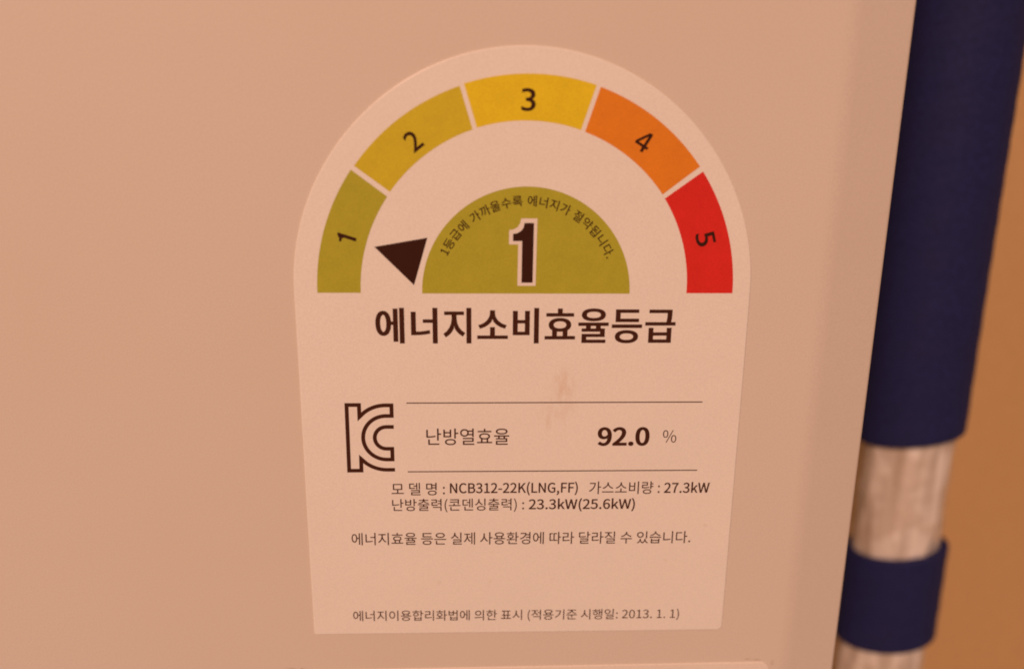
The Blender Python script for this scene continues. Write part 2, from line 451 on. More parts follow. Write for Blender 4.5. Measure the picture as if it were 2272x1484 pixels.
    '등': (921, '50,398 50,328 869,328 869,398;459,250 369,245 292,231 231,208 186,176 158,135 148,87 158,39 186,-1 231,-34 292,-57 369,-71 459,-76 549,-71 625,-57 686,-34 731,-1 759,39 768,87 759,135 731,176 686,208 625,231 549,245;459,185 554,179 625,159 669,129 685,87 669,45 625,14 554,-5 459,-11 363,-5 292,14 248,45 232,87 248,129 292,159 363,179;153,792 153,483 773,483 773,551 235,551 235,724 767,724 767,792'),
    '따': (921, '678,829 678,-78 761,-78 761,403 891,403 891,473 761,473 761,829;76,733 76,159 116,159 175,160 244,165 322,178 314,247 258,237 206,232 159,229 159,665 305,665 305,733;356,733 356,159 400,159 484,160 558,166 632,180 624,249 564,237 503,231 438,228 438,665 596,665 596,733'),
    '라': (921, '664,828 664,-79 746,-79 746,399 894,399 894,469 746,469 746,828;85,744 85,676 412,676 412,487 87,487 87,139 159,139 317,142 456,152 593,172 585,240 453,221 320,212 169,209 169,419 494,419 494,744'),
    '량': (921, '464,253 377,248 304,234 245,210 201,177 174,137 165,88 174,40 201,-1 245,-33 304,-57 377,-71 464,-76 550,-71 623,-57 681,-33 725,-1 752,40 761,88 752,137 725,177 681,210 623,234 550,248;464,188 554,181 622,162 665,130 680,88 665,46 622,14 554,-5 464,-12 373,-5 304,14 261,46 246,88 261,130 304,162 373,181;670,827 670,279 753,279 753,427 887,427 887,497 753,497 753,617 887,617 887,687 753,687 753,827;87,771 87,704 414,704 414,590 89,590 89,332 160,332 315,335 453,344 591,363 583,431 450,413 318,404 171,402 171,526 495,526 495,771'),
    '력': (921, '189,222 189,154 712,154 712,-79 795,-79 795,222;86,773 86,706 394,706 394,581 88,581 88,311 152,311 308,313 427,319 536,333 528,402 426,387 314,380 170,379 170,517 476,517 476,773;536,506 536,438 712,438 712,270 795,270 795,827 712,827 712,693 536,693 536,626 712,626 712,506'),
    '록': (921, '141,192 141,125 687,125 687,-69 770,-69 770,192;155,491 155,425 419,425 419,329 49,329 49,261 870,261 870,329 501,329 501,425 784,425 784,491 237,491 237,585 765,585 765,805 153,805 153,739 683,739 683,647 155,647'),
    '리': (921, '710,828 710,-79 792,-79 792,828;100,744 100,676 435,676 435,488 102,488 102,140 177,140 329,143 477,153 633,173 625,241 474,222 331,212 186,209 186,421 519,421 519,744'),
    '명': (921, '424,692 424,424 173,424 173,692;497,265 409,260 335,245 276,220 232,187 205,144 195,94 205,44 232,2 276,-32 335,-56 409,-71 497,-76 584,-71 658,-56 718,-32 762,2 789,44 798,94 789,144 762,187 718,220 658,245 584,260;497,200 588,193 657,172 701,139 716,94 701,50 657,17 588,-4 497,-11 405,-4 336,17 293,50 277,94 293,139 336,172 405,193;712,614 712,502 505,502 505,614;92,759 92,356 505,356 505,434 712,434 712,292 795,292 795,828 712,828 712,681 505,681 505,759'),
    '모': (921, '690,686 690,393 227,393 227,686;146,753 146,326 418,326 418,107 50,107 50,38 871,38 871,107 500,107 500,326 771,326 771,753'),
    '방': (921, '465,259 378,254 305,239 246,215 202,182 175,141 166,92 175,42 202,1 246,-33 305,-57 378,-72 465,-77 551,-72 623,-57 682,-33 725,1 752,42 761,92 752,141 725,182 682,215 623,239 551,254;465,193 555,186 623,167 665,135 680,92 665,49 623,16 555,-4 465,-11 374,-4 306,16 263,49 248,92 263,135 306,167 374,186;87,771 87,353 507,353 507,771 425,771 425,635 169,635 169,771;169,569 425,569 425,421 169,421;670,828 670,284 753,284 753,531 886,531 886,601 753,601 753,828'),
    '법': (921, '177,577 422,577 422,435 177,435;215,289 215,-65 794,-65 794,289 712,289 712,180 297,180 297,289;297,114 712,114 712,3 297,3;712,828 712,606 504,606 504,781 422,781 422,643 177,643 177,781 94,781 94,367 504,367 504,537 712,537 712,333 795,333 795,828'),
    '비': (921, '708,828 708,-79 791,-79 791,828;101,751 101,139 528,139 528,751 446,751 446,513 184,513 184,751;184,447 446,447 446,208 184,208'),
    '사': (921, '271,750 271,588 253,464 204,347 129,250 37,182 88,115 161,166 224,236 276,320 313,416 351,326 401,247 463,181 533,133 584,199 494,264 421,358 371,469 353,588 353,750;663,828 663,-78 746,-78 746,391 894,391 894,462 746,462 746,828'),
    '소': (921, '416,328 416,108 50,108 50,40 871,40 871,108 498,108 498,328;413,767 413,698 399,625 363,557 307,496 239,446 162,409 82,387 118,317 221,351 317,406 398,479 457,569 515,479 596,406 693,351 796,317 832,387 752,409 675,446 606,496 550,557 513,625 500,698 500,767'),
    '수': (921, '417,796 417,745 404,683 369,626 316,575 250,534 174,502 92,484 125,417 229,444 324,490 404,552 461,628 518,552 597,490 691,444 795,417 828,484 747,503 671,534 604,576 551,627 515,684 503,745 503,796;50,318 50,249 417,249 417,-78 499,-78 499,249 868,249 868,318'),
    '스': (921, '50,113 50,44 871,44 871,113;413,765 413,696 399,621 363,551 308,489 240,437 163,397 84,374 121,304 223,340 319,397 399,473 457,565 515,473 595,397 690,340 792,304 830,374 750,397 674,436 605,488 550,551 513,621 500,696 500,765'),
    '습': (921, '153,284 153,-66 761,-66 761,284 679,284 679,180 235,180 235,284;235,115 679,115 679,1 235,1;50,416 50,347 868,347 868,416;417,818 417,777 404,722 370,671 318,626 252,589 177,562 96,545 127,479 230,504 325,545 403,602 460,671 516,602 594,545 688,504 791,479 821,545 742,562 667,590 601,627 549,672 514,723 502,777 502,818'),
    '시': (921, '708,828 708,-79 791,-79 791,828;288,750 288,588 280,502 255,419 217,343 168,275 110,219 45,179 96,110 172,161 238,231 292,316 331,414 371,322 425,241 489,176 563,128 613,194 549,233 491,287 442,352 404,426 380,506 372,588 372,750'),
    '실': (921, '709,828 709,360 791,360 791,828;209,-1 209,-68 823,-68 823,-1 289,-1 289,95 792,95 792,313 206,313 206,247 710,247 710,158 209,158;285,802 285,733 269,638 222,552 149,482 56,434 98,368 174,405 238,456 291,519 328,592 367,524 419,466 483,419 557,385 598,450 506,495 433,561 386,642 370,733 370,802'),
    '싱': (921, '709,827 709,287 792,287 792,827;494,266 406,261 331,246 271,221 227,188 200,145 190,95 200,45 227,3 271,-30 331,-55 406,-70 494,-75 581,-70 656,-55 716,-30 760,3 788,45 797,95 788,145 760,188 716,221 656,246 581,261;494,200 586,193 656,173 700,140 715,95 700,51 656,18 586,-2 494,-9 401,-2 332,18 288,51 272,95 288,140 332,173 401,193;285,787 285,699 269,600 223,510 151,436 58,386 100,318 176,358 240,411 292,477 329,554 367,485 419,426 482,378 556,342 597,409 505,455 433,523 386,606 370,699 370,787'),
    '약': (921, '164,247 164,179 670,179 670,-78 753,-78 753,247;302,774 238,767 181,747 133,714 97,671 74,619 66,560 74,500 97,448 133,405 181,373 238,353 302,345 368,353 425,373 472,405 508,448 531,500 539,560 531,619 508,671 472,714 425,747 368,767;302,703 365,693 414,663 447,618 459,560 447,501 414,455 365,426 302,416 241,426 191,455 159,501 147,560 159,618 191,663 241,693;670,828 670,290 753,290 753,427 884,427 884,497 753,497 753,621 884,621 884,690 753,690 753,828'),
    '에': (921, '740,828 740,-78 820,-78 820,828;253,675 302,658 339,611 362,536 371,438 362,338 339,263 302,216 253,199 206,216 169,263 146,338 138,438 146,536 169,611 206,658;253,752 199,742 152,713 114,667 85,605 67,528 61,438 67,347 85,269 114,207 152,160 199,131 253,121 306,130 352,156 389,198 418,255 438,325 447,408 560,408 560,-32 639,-32 639,809 560,809 560,476 447,476 437,556 417,623 388,678 350,718 305,743'),
    '열': (921, '297,729 359,719 407,690 439,647 451,591 439,535 407,491 359,463 297,453 236,463 187,491 155,535 143,591 155,647 187,690 236,719;521,653 712,653 712,532 522,532 530,591;712,828 712,719 484,719 448,752 405,776 354,792 297,797 233,790 177,771 130,740 95,699 72,649 64,591 72,533 95,483 130,442 177,411 233,391 297,385 355,390 407,406 451,431 486,466 712,466 712,365 794,365 794,828;213,1 213,-66 828,-66 828,1 295,1 295,99 794,99 794,317 211,317 211,251 712,251 712,162 213,162'),
    '용': (921, '459,244 368,240 292,226 231,203 186,172 158,132 148,85 158,37 186,-3 231,-35 292,-57 368,-71 459,-76 549,-71 625,-57 686,-35 731,-3 759,37 768,85 759,132 731,172 686,203 625,226 549,240;459,180 554,174 625,155 669,125 685,85 669,44 625,13 554,-6 459,-12 363,-6 292,13 248,44 232,85 248,125 292,155 363,174;459,746 556,739 629,719 676,686 692,643 676,599 629,567 556,547 459,540 361,547 288,567 241,599 225,643 241,686 288,719 361,739;459,811 367,806 289,791 226,767 179,734 150,692 140,643 148,600 169,563 204,532 251,508 251,381 50,381 50,313 868,313 868,381 666,381 666,508 713,532 748,563 770,600 777,643 767,692 738,734 691,767 628,791 550,806;334,381 334,486 373,480 414,477 459,476 503,477 545,480 584,486 584,381'),
    '울': (921, '459,817 366,813 287,799 224,777 178,746 150,707 140,661 150,614 178,575 224,544 287,522 366,508 459,504 552,508 630,522 693,544 739,575 767,614 777,661 767,707 739,746 693,777 630,799 552,813;459,754 558,748 631,730 676,700 692,661 676,620 631,591 558,573 459,567 360,573 287,591 242,620 226,661 242,700 287,730 360,748;151,-3 151,-68 790,-68 790,-3 232,-3 232,89 763,89 763,293 500,293 500,378 868,378 868,445 50,445 50,378 417,378 417,293 149,293 149,230 682,230 682,150 151,150'),
    '율': (921, '459,817 366,813 287,799 224,777 178,746 150,707 140,661 150,614 178,575 224,544 287,522 366,508 459,504 552,508 630,522 693,544 739,575 767,614 777,661 767,707 739,746 693,777 630,799 552,813;459,754 558,748 631,730 676,700 692,661 676,620 631,591 558,573 459,567 360,573 287,591 242,620 226,661 242,700 287,730 360,748;151,-3 151,-68 790,-68 790,-3 232,-3 232,89 763,89 763,293 642,293 642,382 868,382 868,449 50,449 50,382 271,382 271,293 149,293 149,230 682,230 682,150 151,150;353,382 559,382 559,293 353,293'),
    '은': (921, '50,351 50,284 868,284 868,351;459,797 368,792 290,776 227,749 180,714 150,670 140,617 150,564 180,520 227,484 290,457 368,441 459,436 550,441 628,457 691,484 738,520 767,564 777,617 767,670 738,714 691,749 628,776 550,792;459,730 556,722 629,700 676,664 692,617 676,569 629,534 556,511 459,504 362,511 289,534 242,569 225,617 242,664 289,700 362,722;155,204 155,-58 777,-58 777,10 238,10 238,204'),
    '의': (921, '343,762 276,755 218,735 169,703 132,660 108,608 100,549 108,489 132,437 169,395 218,363 276,343 343,335 410,343 469,363 518,395 554,437 578,489 586,549 578,608 554,660 518,703 469,735 410,755;343,690 408,680 459,651 493,606 505,549 493,491 459,447 408,418 343,408 279,418 228,447 194,491 182,549 194,606 228,651 279,680;705,828 705,-79 788,-79 788,828;66,119 197,120 344,125 498,136 653,159 646,220 442,199 238,191 55,189'),
    '이': (921, '708,828 708,-79 791,-79 791,828;313,758 250,748 194,719 148,672 113,610 91,533 83,443 91,352 113,275 148,212 194,165 250,136 313,126 377,136 432,165 478,212 513,275 535,352 543,443 535,533 513,610 478,672 432,719 377,748;313,684 374,667 421,618 452,542 463,443 452,343 421,266 374,217 313,200 252,217 205,266 174,343 163,443 174,542 205,618 252,667'),
    '일': (921, '304,795 240,788 184,769 137,739 101,699 78,650 70,594 78,538 101,489 137,449 184,419 240,400 304,394 369,400 425,419 472,449 507,489 530,538 538,594 530,650 507,699 472,739 425,769 369,788;304,726 366,716 414,689 446,647 458,594 446,540 414,498 366,471 304,462 243,471 195,498 163,540 151,594 163,647 195,689 243,716;709,828 709,365 792,365 792,828;209,1 209,-66 823,-66 823,1 289,1 289,100 792,100 792,319 206,319 206,253 710,253 710,162 209,162'),
    '있': (921, '709,827 709,310 792,310 792,827;306,775 242,768 185,748 137,716 101,674 78,622 70,563 78,504 101,453 137,411 185,379 242,359 306,352 372,359 429,379 476,411 512,453 535,504 543,563 535,622 512,674 476,716 429,748 372,768;306,705 369,695 418,665 450,620 462,563 450,506 418,461 369,432 306,422 244,432 195,461 163,506 151,563 163,620 195,665 244,695;611,270 611,222 603,167 578,109 538,54 482,8 426,51 387,104 363,162 355,222 355,270 275,270 275,222 263,156 228,92 171,37 94,-4 135,-65 195,-36 245,3 285,50 314,102 340,48 377,-1 424,-42 484,-73 541,-41 587,1 624,51 650,105 679,51 719,4 770,-36 832,-65 873,-4 796,35 739,88 704,153 692,222 692,270'),
    '적': (921, '190,237 190,169 712,169 712,-78 795,-78 795,237;79,766 79,698 280,698 280,662 264,569 217,484 145,415 53,367 96,300 172,338 236,389 287,453 324,526 360,460 409,402 470,355 542,321 584,387 494,433 425,498 380,577 365,663 365,698 563,698 563,766;712,828 712,592 535,592 535,523 712,523 712,286 795,286 795,828'),
    '절': (921, '712,828 712,626 534,626 534,559 712,559 712,361 794,361 794,828;78,781 78,713 279,713 279,690 263,604 216,526 144,461 53,415 94,349 169,385 233,433 284,493 321,562 358,500 408,446 470,403 542,371 581,437 492,478 423,538 378,610 363,689 363,713 562,713 562,781;213,-2 213,-68 828,-68 828,-2 295,-2 295,97 794,97 794,315 211,315 211,248 712,248 712,160 213,160'),
    '제': (921, '739,828 739,-78 818,-78 818,828;558,807 558,503 409,503 409,435 558,435 558,-31 636,-31 636,807;64,722 64,654 235,654 235,572 222,449 184,335 123,238 39,165 90,103 153,154 205,221 246,300 276,389 306,307 346,233 397,172 458,124 508,186 425,255 365,347 328,455 315,572 315,654 478,654 478,722'),
    '준': (921, '125,783 125,716 406,716 394,663 362,614 313,572 250,537 178,510 99,494 130,428 237,453 332,496 408,554 459,627 510,554 587,496 681,453 788,428 819,494 741,510 668,537 606,572 557,614 524,663 513,716 794,716 794,783;49,363 49,294 425,294 425,111 507,111 507,294 870,294 870,363;153,199 153,-58 779,-58 779,10 236,10 236,199'),
    '지': (921, '708,828 708,-78 791,-78 791,828;79,735 79,666 289,666 289,552 270,434 219,322 142,227 50,162 98,96 172,146 239,215 293,299 332,395 372,306 427,228 493,165 569,118 615,184 521,245 444,332 393,438 374,552 374,666 585,666 585,735'),
    '질': (921, '709,828 709,359 791,359 791,828;209,-2 209,-68 823,-68 823,-2 289,-2 289,97 792,97 792,314 206,314 206,249 710,249 710,158 209,158;84,777 84,709 291,709 291,700 275,611 228,532 155,467 62,423 101,356 179,391 245,440 298,501 335,572 373,507 425,452 490,408 565,376 605,441 512,482 439,542 392,617 376,700 376,709 580,709 580,777'),
    '출': (921, '151,-4 151,-68 790,-68 790,-4 232,-4 232,81 763,81 763,279 500,279 500,363 867,363 867,426 51,426 51,363 418,363 418,279 149,279 149,217 682,217 682,140 151,140;134,749 134,685 412,685 379,625 310,578 212,546 94,530 118,467 228,482 325,511 404,554 459,611 514,554 593,511 690,482 799,467 824,530 706,546 608,578 538,625 506,685 785,685 785,749 500,749 500,833 418,833 418,749'),
    '콘': (921, '147,785 147,717 685,717 685,708 684,618 125,601 137,531 680,556 676,512 669,465 660,415 742,408 760,522 766,620 767,708 767,785;383,479 383,347 51,347 51,280 867,280 867,347 466,347 466,479;154,203 154,-64 787,-64 787,4 237,4 237,203'),
    '표': (921, '124,383 124,314 277,314 277,100 50,100 50,32 871,32 871,100 639,100 639,314 792,314 792,383 653,383 653,676 794,676 794,744 122,744 122,676 262,676 262,383;361,100 361,314 556,314 556,100;345,676 571,676 571,383 345,383'),
    '한': (921, '319,601 231,589 162,555 118,501 102,432 118,362 162,309 231,275 319,263 407,275 476,309 520,362 536,432 520,501 476,555 407,589;319,536 376,528 419,507 447,474 457,432 447,389 419,356 376,336 319,328 263,336 220,356 192,389 182,432 192,474 220,507 263,528;670,827 670,148 753,148 753,461 886,461 886,530 753,530 753,827;278,827 278,717 52,717 52,650 587,650 587,717 362,717 362,827;189,202 189,-58 793,-58 793,10 271,10 271,202'),
    '합': (921, '183,261 183,-66 753,-66 753,261 670,261 670,166 265,166 265,261;265,101 670,101 670,1 265,1;319,626 231,615 162,583 118,533 102,468 118,402 162,352 231,320 319,308 408,320 476,352 520,402 536,468 520,533 476,583 408,615;319,563 376,556 419,537 447,507 457,468 447,428 419,397 376,378 319,372 263,378 220,397 192,428 182,468 192,507 220,537 263,556;670,828 670,301 753,301 753,527 886,527 886,597 753,597 753,828;278,836 278,735 52,735 52,668 587,668 587,735 362,735 362,836'),
    '행': (921, '275,607 198,596 137,565 97,516 83,452 97,388 137,339 198,308 275,297 354,308 415,339 455,388 469,452 455,516 415,565 354,596;275,545 323,538 361,519 385,490 394,452 385,413 361,384 323,365 275,359 227,365 190,384 166,413 157,452 166,490 190,519 227,538;516,239 428,235 353,221 294,198 250,167 223,128 213,81 223,35 250,-4 294,-35 353,-58 428,-71 516,-76 604,-71 678,-58 738,-35 782,-4 809,35 818,81 809,128 782,167 738,198 678,221 604,235;516,175 608,169 677,151 720,122 735,81 720,42 677,12 608,-6 516,-12 423,-6 354,12 310,42 295,81 310,122 354,151 423,169;540,810 540,287 618,287 618,514 734,514 734,255 813,255 813,828 734,828 734,582 618,582 618,810;234,821 234,720 45,720 45,654 504,654 504,720 316,720 316,821'),
    '화': (921, '326,534 381,526 424,505 451,473 461,431 451,388 424,356 381,336 326,328 271,336 228,356 201,388 191,431 201,473 228,505 271,526;326,599 239,587 172,553 129,500 113,431 125,369 160,320 214,285 284,266 284,167 39,164 52,94 225,96 419,106 617,131 611,192 532,183 450,175 368,170 368,266 438,284 492,319 527,369 540,431 524,500 480,553 413,587;665,828 665,-78 748,-78 748,374 889,374 889,444 748,444 748,828;284,826 284,718 55,718 55,651 596,651 596,718 368,718 368,826'),
    '환': (921, '327,581 382,575 424,559 450,533 460,500 450,466 424,441 382,425 327,420 273,425 231,441 205,466 195,500 205,533 231,559 273,575;669,828 669,119 752,119 752,443 884,443 884,512 752,512 752,828;179,166 179,-58 784,-58 784,10 262,10 262,166;327,639 241,629 174,602 131,558 116,500 128,447 163,406 217,377 287,363 287,294 45,290 55,223 229,226 424,237 621,263 615,322 535,312 453,304 370,298 370,363 439,378 493,407 527,448 539,500 524,558 481,602 414,629;287,831 287,740 68,740 68,677 588,677 588,740 370,740 370,831'),
    '효': (921, '459,503 547,496 614,475 656,442 671,398 656,354 614,321 547,301 459,293 370,301 303,321 261,354 246,398 261,442 303,475 370,496;459,568 373,563 300,547 242,523 198,489 171,447 162,398 169,354 189,317 221,286 265,261 265,94 50,94 50,26 871,26 871,94 652,94 652,261 696,286 728,317 748,354 755,398 746,447 719,489 676,523 617,547 544,563;348,94 348,237 459,228 570,237 570,94;418,813 418,694 90,694 90,626 826,626 826,694 500,694 500,813'),
    'i2': (1430, '1333,266 586,266 782,505 937,711 1052,892 1132,1056 1178,1211 1193,1367 1173,1537 1117,1685 1027,1807 908,1898 764,1956 598,1976 482,1965 368,1931 253,1872 137,1790 137,1439 215,1528 290,1596 364,1645 436,1678 507,1696 578,1702 669,1689 750,1654 817,1599 868,1526 901,1437 912,1336 904,1224 878,1125 835,1027 775,918 629,695 454,460 270,230 97,20 97,0 1333,0'),
    'i3': (1430, '232,1627 325,1666 408,1691 486,1706 563,1710 660,1701 742,1675 809,1632 859,1574 890,1503 901,1419 890,1336 858,1266 804,1210 729,1169 633,1144 515,1135 515,878 642,872 746,842 828,792 886,725 921,644 932,552 922,463 893,387 847,325 784,279 708,250 618,240 510,249 403,277 294,323 183,389 183,86 288,38 393,3 496,-18 598,-26 768,-6 917,50 1040,139 1133,258 1192,401 1213,566 1205,666 1183,762 1145,850 1091,927 1021,988 932,1030 1012,1081 1076,1138 1123,1203 1156,1279 1175,1366 1181,1467 1163,1612 1110,1736 1025,1838 910,1913 770,1960 606,1976 503,1971 408,1956 319,1930 232,1893'),
    'i4': (1430, '1138,1976 1018,1976 31,769 31,641 858,641 858,0 1138,0 1138,641 1347,641 1347,892 1138,892;852,1447 858,1447 858,892 406,892'),
    'i5': (1430, '1155,1951 289,1951 289,935 488,963 657,947 792,896 891,814 952,711 972,592 958,499 917,416 853,344 772,289 675,253 569,240 462,249 355,276 249,321 143,383 143,94 264,39 379,2 494,-19 615,-26 790,-5 944,56 1072,151 1169,276 1231,426 1253,598 1231,770 1167,922 1063,1049 923,1143 749,1198 543,1210 543,1699 1155,1699'),
}
_cache = {}
def glyph(ch):
    if ch not in _cache:
        adv, s = GLYPHS[ch]
        cs = [[tuple(map(int, p.split(','))) for p in c.split()] for c in s.split(';')] if s else []
        area = sum(sum(c[i - 1][0] * c[i][1] - c[i][0] * c[i - 1][1] for i in range(len(c))) for c in cs)
        if area < 0:
            cs = [list(reversed(c)) for c in cs]
        _cache[ch] = (adv, cs)
    return _cache[ch]

def weighted(cs, wx, wy):
    if not wx:
        return cs
    return [offset_outline(c, wx, wy) for c in cs]

def text_contours(text, cx, cz, width, height, angle, wx=0, wy=0, track=0):
    out, pen = [], 0.0
    for ch in text:
        adv, cs = glyph(ch)
        for c in weighted(cs, wx, wy):
            out.append([(x + pen, y) for x, y in c])
        pen += adv + track
    xs = [p[0] for c in out for p in c]
    ys = [p[1] for c in out for p in c]
    x0, x1, y0, y1 = min(xs), max(xs), min(ys), max(ys)
    sx, sy = width / (x1 - x0), height / (y1 - y0)
    ca, sa = math.cos(R(angle)), math.sin(R(angle))
    res = []
    for c in out:
        q = []
        for x, y in c:
            u, v = (x - (x0 + x1) / 2) * sx, (y - (y0 + y1) / 2) * sy
            q.append((cx + u * ca - v * sa, cz + u * sa + v * ca))
        res.append(q)
    return res

Y1 = PT - 0.004                                    # first ink layer, a hair sunk into the paper
Y2 = Y1 + 0.014                                    # ink printed over ink
Y3 = Y2 + 0.014

segs = [
    ('green band end numbered 1', M_GREEN, (35.91, 35.91), 144.95, 180.06, (28.60, 28.52), 145.33, 180.04),
    ('olive yellow band numbered 2', M_OLIVE, (35.85, 35.80), 108.40, 143.63, (28.75, 28.67), 108.75, 143.49),
    ('yellow band at the top numbered 3', M_YELLOW, (36.15, 35.98), 72.25, 107.18, (28.66, 28.80), 72.45, 107.23),
    ('orange band numbered 4', M_ORANGE, (36.11, 36.10), 36.79, 71.10, (28.44, 28.60), 36.60, 70.95),
    ('red band end numbered 5', M_RED, (36.13, 36.10), 0.12, 35.23, (27.98, 28.39), 0.12, 35.03),
]
one = [(-32.014, 10.302), (-28.882, 9.307), (-28.996, 8.752), (-30.955, 9.369), (-31.325, 9.293), (-31.458, 8.776), (-31.862, 8.774), (-31.803, 9.291), (-32.07, 9.879)]
four = [[(.60, 0), (.82, 0), (.82, .22), (1, .22), (1, .36), (.82, .36), (.82, 1), (.57, 1), (0, .37), (0, .22), (.60, .22)],
        [(.61, .36), (.21, .36), (.61, .82)]]
def placed(cs, cx, cz, w, h, ang):
    ca, sa = math.cos(R(ang)), math.sin(R(ang))
    return [[(cx + (x - .5) * w * ca - (y - .5) * h * sa, cz + (x - .5) * w * sa + (y - .5) * h * ca) for x, y in c] for c in cs]
nums = [
    [one],
    text_contours(['i2'], -19.04, 25.32, 2.22, 3.35, 38.0, 24, 24),
    text_contours(['i3'], -0.09, 32.00, 2.36, 3.60, 0.0, 20, 20),
    placed(four, 19.21, 25.63, 2.45, 3.32, -31.0),
    text_contours(['i5'], 30.70, 9.54, 2.36, 3.35, -74.0, 18, 18),
]
for (lab, mat, ro, a0, a1, ri, b0, b1), num in zip(segs, nums):
    c = arc(ro, a0, a1) + list(reversed(arc(ri, b0, b1)))
    s = mesh_obj('arc_segment', ink_mesh([c], Y1), mat, label, loc=LO)
    s['label'] = lab
    mesh_obj('numeral', ink_mesh(num, Y2), M_BLACK, s)

dm = mesh_obj('grade_dome', ink_mesh([arc((17.98, 18.12), -0.16, 90, 40) + arc((18.12, 18.01), 90, 180.35, 40)[1:]], Y1), M_GREEN, label, loc=LO)
dm['label'] = 'green half disc holding the large numeral 1'
big_out = [(-1.044, 12.794), (1.686, 12.812), (1.558, 1.274), (-1.592, 1.265), (-1.534, 8.421), (-3.112, 8.413), (-3.082, 10.824), (-2.289, 10.98), (-1.618, 11.37), (-1.254, 11.958)]
big_in = [(-0.479, 12.046), (1.125, 12.056), (1.033, 1.829), (-0.893, 1.823), (-0.862, 8.984), (-2.439, 8.975), (-2.417, 10.189), (-1.691, 10.328), (-1.019, 10.736), (-0.638, 11.292)]
mesh_obj('numeral_outline', ink_mesh([big_out], Y2), M_PAPER2, dm)
mesh_obj('numeral', ink_mesh([big_in], Y3), M_BLACK, dm)

# sentence running round the half disc
arc_text = '1등급에 가까울수록 에너지가 절약됩니다.'
pos, pen = [], 0.0
for ch in arc_text:
    a = glyph(ch)[0]
    a = a * (1.35 if ch == ' ' else 1.0)
    pos.append(pen + a / 2)
    pen += a
A0, A1, RA, EM = 153.2, 24.2, 15.75, 1.98
cs = []
for ch, p in zip(arc_text, pos):
    ang = A0 + (A1 - A0) * (p - pos[0]) / (pos[-1] - pos[0])
    adv, con = glyph(ch)
    t = R(ang)
    ux, uz = math.sin(t), -math.cos(t)             # reading direction
    vx, vz = math.cos(t), math.sin(t)              # outwards
    for c in weighted(con, 13, 10):
        cs.append([(RA * vx + ((x - adv / 2) * ux + (y - 370) * vx) * EM / 1000, RA * vz + ((x - adv / 2) * uz + (y - 370) * vz) * EM / 1000) for x, y in c])
mesh_obj('arched_text', ink_mesh(cs, Y2), M_BLACK, dm)

mesh_obj('pointer', ink_mesh([[(-25.95, 7.878), (-19.375, 1.32), (-16.945, 9.465)]], Y1), M_BLACK, label, loc=LO)

LINES = [
    ('title_text', '에너지소비효율등급', 0.10, -5.80, 52.64, 6.37, 0.06, 30, 12),
    ('efficiency_text', '난방열효율', -10.26, -26.39, 15.00, 3.19, -0.1, 2, 2),
    ('efficiency_value', '92.0', 18.13, -26.48, 9.57, 3.67, -0.1, 36, 27),
    ('percent_sign', '%', 26.61, -26.49, 2.50, 2.41, 0.0, -2, -2),
    ('model_name_text', '모 델 명 :', -19.42, -36.55, 9.77, 2.50, -0.1, 3, 3),
    ('model_number_text', 'NCB312-22K(LNG,FF)', -1.78, -36.60, 23.66, 2.75, -0.1, 17, 14),
    ('gas_use_text', '가스소비량 :', 18.75, -36.57, 13.24, 2.54, -0.2, 3, 3),
    ('gas_use_value', '27.3kW', 30.44, -36.61, 8.57, 2.22, -0.2, 17, 14),
    ('heat_output_text', '난방출력(콘덴싱출력) :', -12.08, -39.88, 24.39, 2.76, -0.1, 3, 3),
    ('heat_output_value', '23.3kW(25.6kW)', 10.91, -39.95, 19.90, 2.75, -0.2, 17, 14),
    ('notice_text', '에너지효율 등은 실제 사용환경에 따라 달라질 수 있습니다.', -0.09, -46.65, 63.77, 2.54, -0.22, 3, 3),
    ('law_text', '에너지이용합리화법에 의한 표시 (적용기준 시행일: 2013. 1. 1)', -0.85, -63.04, 62.95, 2.56, -0.39, 2, 2),
]
for name, text, cx, cz, w, h, ang, wx, wy in LINES:
    mesh_obj(name, ink_mesh(text_contours(text, cx, cz, w, h, ang, wx, wy, 45 if name == 'title_text' else 0), Y1), M_TEXT, label, loc=LO)

for x0, z0, x1, z1 in ((-21.19, -19.95, 32.24, -19.90), (-21.25, -33.12, 32.15, -33.17)):
    h = 0.095
    mesh_obj('rule_line', ink_mesh([[(x0, z0 - h), (x1, z1 - h), (x1, z1 + h), (x0, z0 + h)]], Y1), M_TEXT, label, loc=LO)

# certification mark: one open line of even width, K stem and two concentric C bows
CX, CZ, RO, RM, RI = -24.93, -26.53, 6.17, 4.17, 2.09
xe = -23.55
def bow(r, a0, a1, n=26):
    return [(CX + r * math.cos(R(a0 + (a1 - a0) * i / n)), CZ + r * math.sin(R(a0 + (a1 - a0) * i / n))) for i in range(n + 1)]
def trim(pts, end, keep=1.15):
    e = pts[end]
    return [p for p in pts if p is e or math.hypot(p[0] - e[0], p[1] - e[1]) > keep]
a_top = 180 - math.degrees(math.acos((CX + 29.62) / RO))
path = [(xe, CZ - RO)] + trim(bow(RO, 270, 360 - a_top), -1) + [(-29.64, -32.83), (-31.86, -32.83), (-31.82, -20.28), (-29.62, -20.28)] \
    + trim(bow(RO, a_top, 90), 0) + [(-23.87, CZ + RO), (-23.87, CZ + RM)] + bow(RM, 90, 270) + [(-23.95, CZ - RM), (-23.95, CZ - RI)] \
    + bow(RI, 270, 90) + [(xe, CZ + RI)]
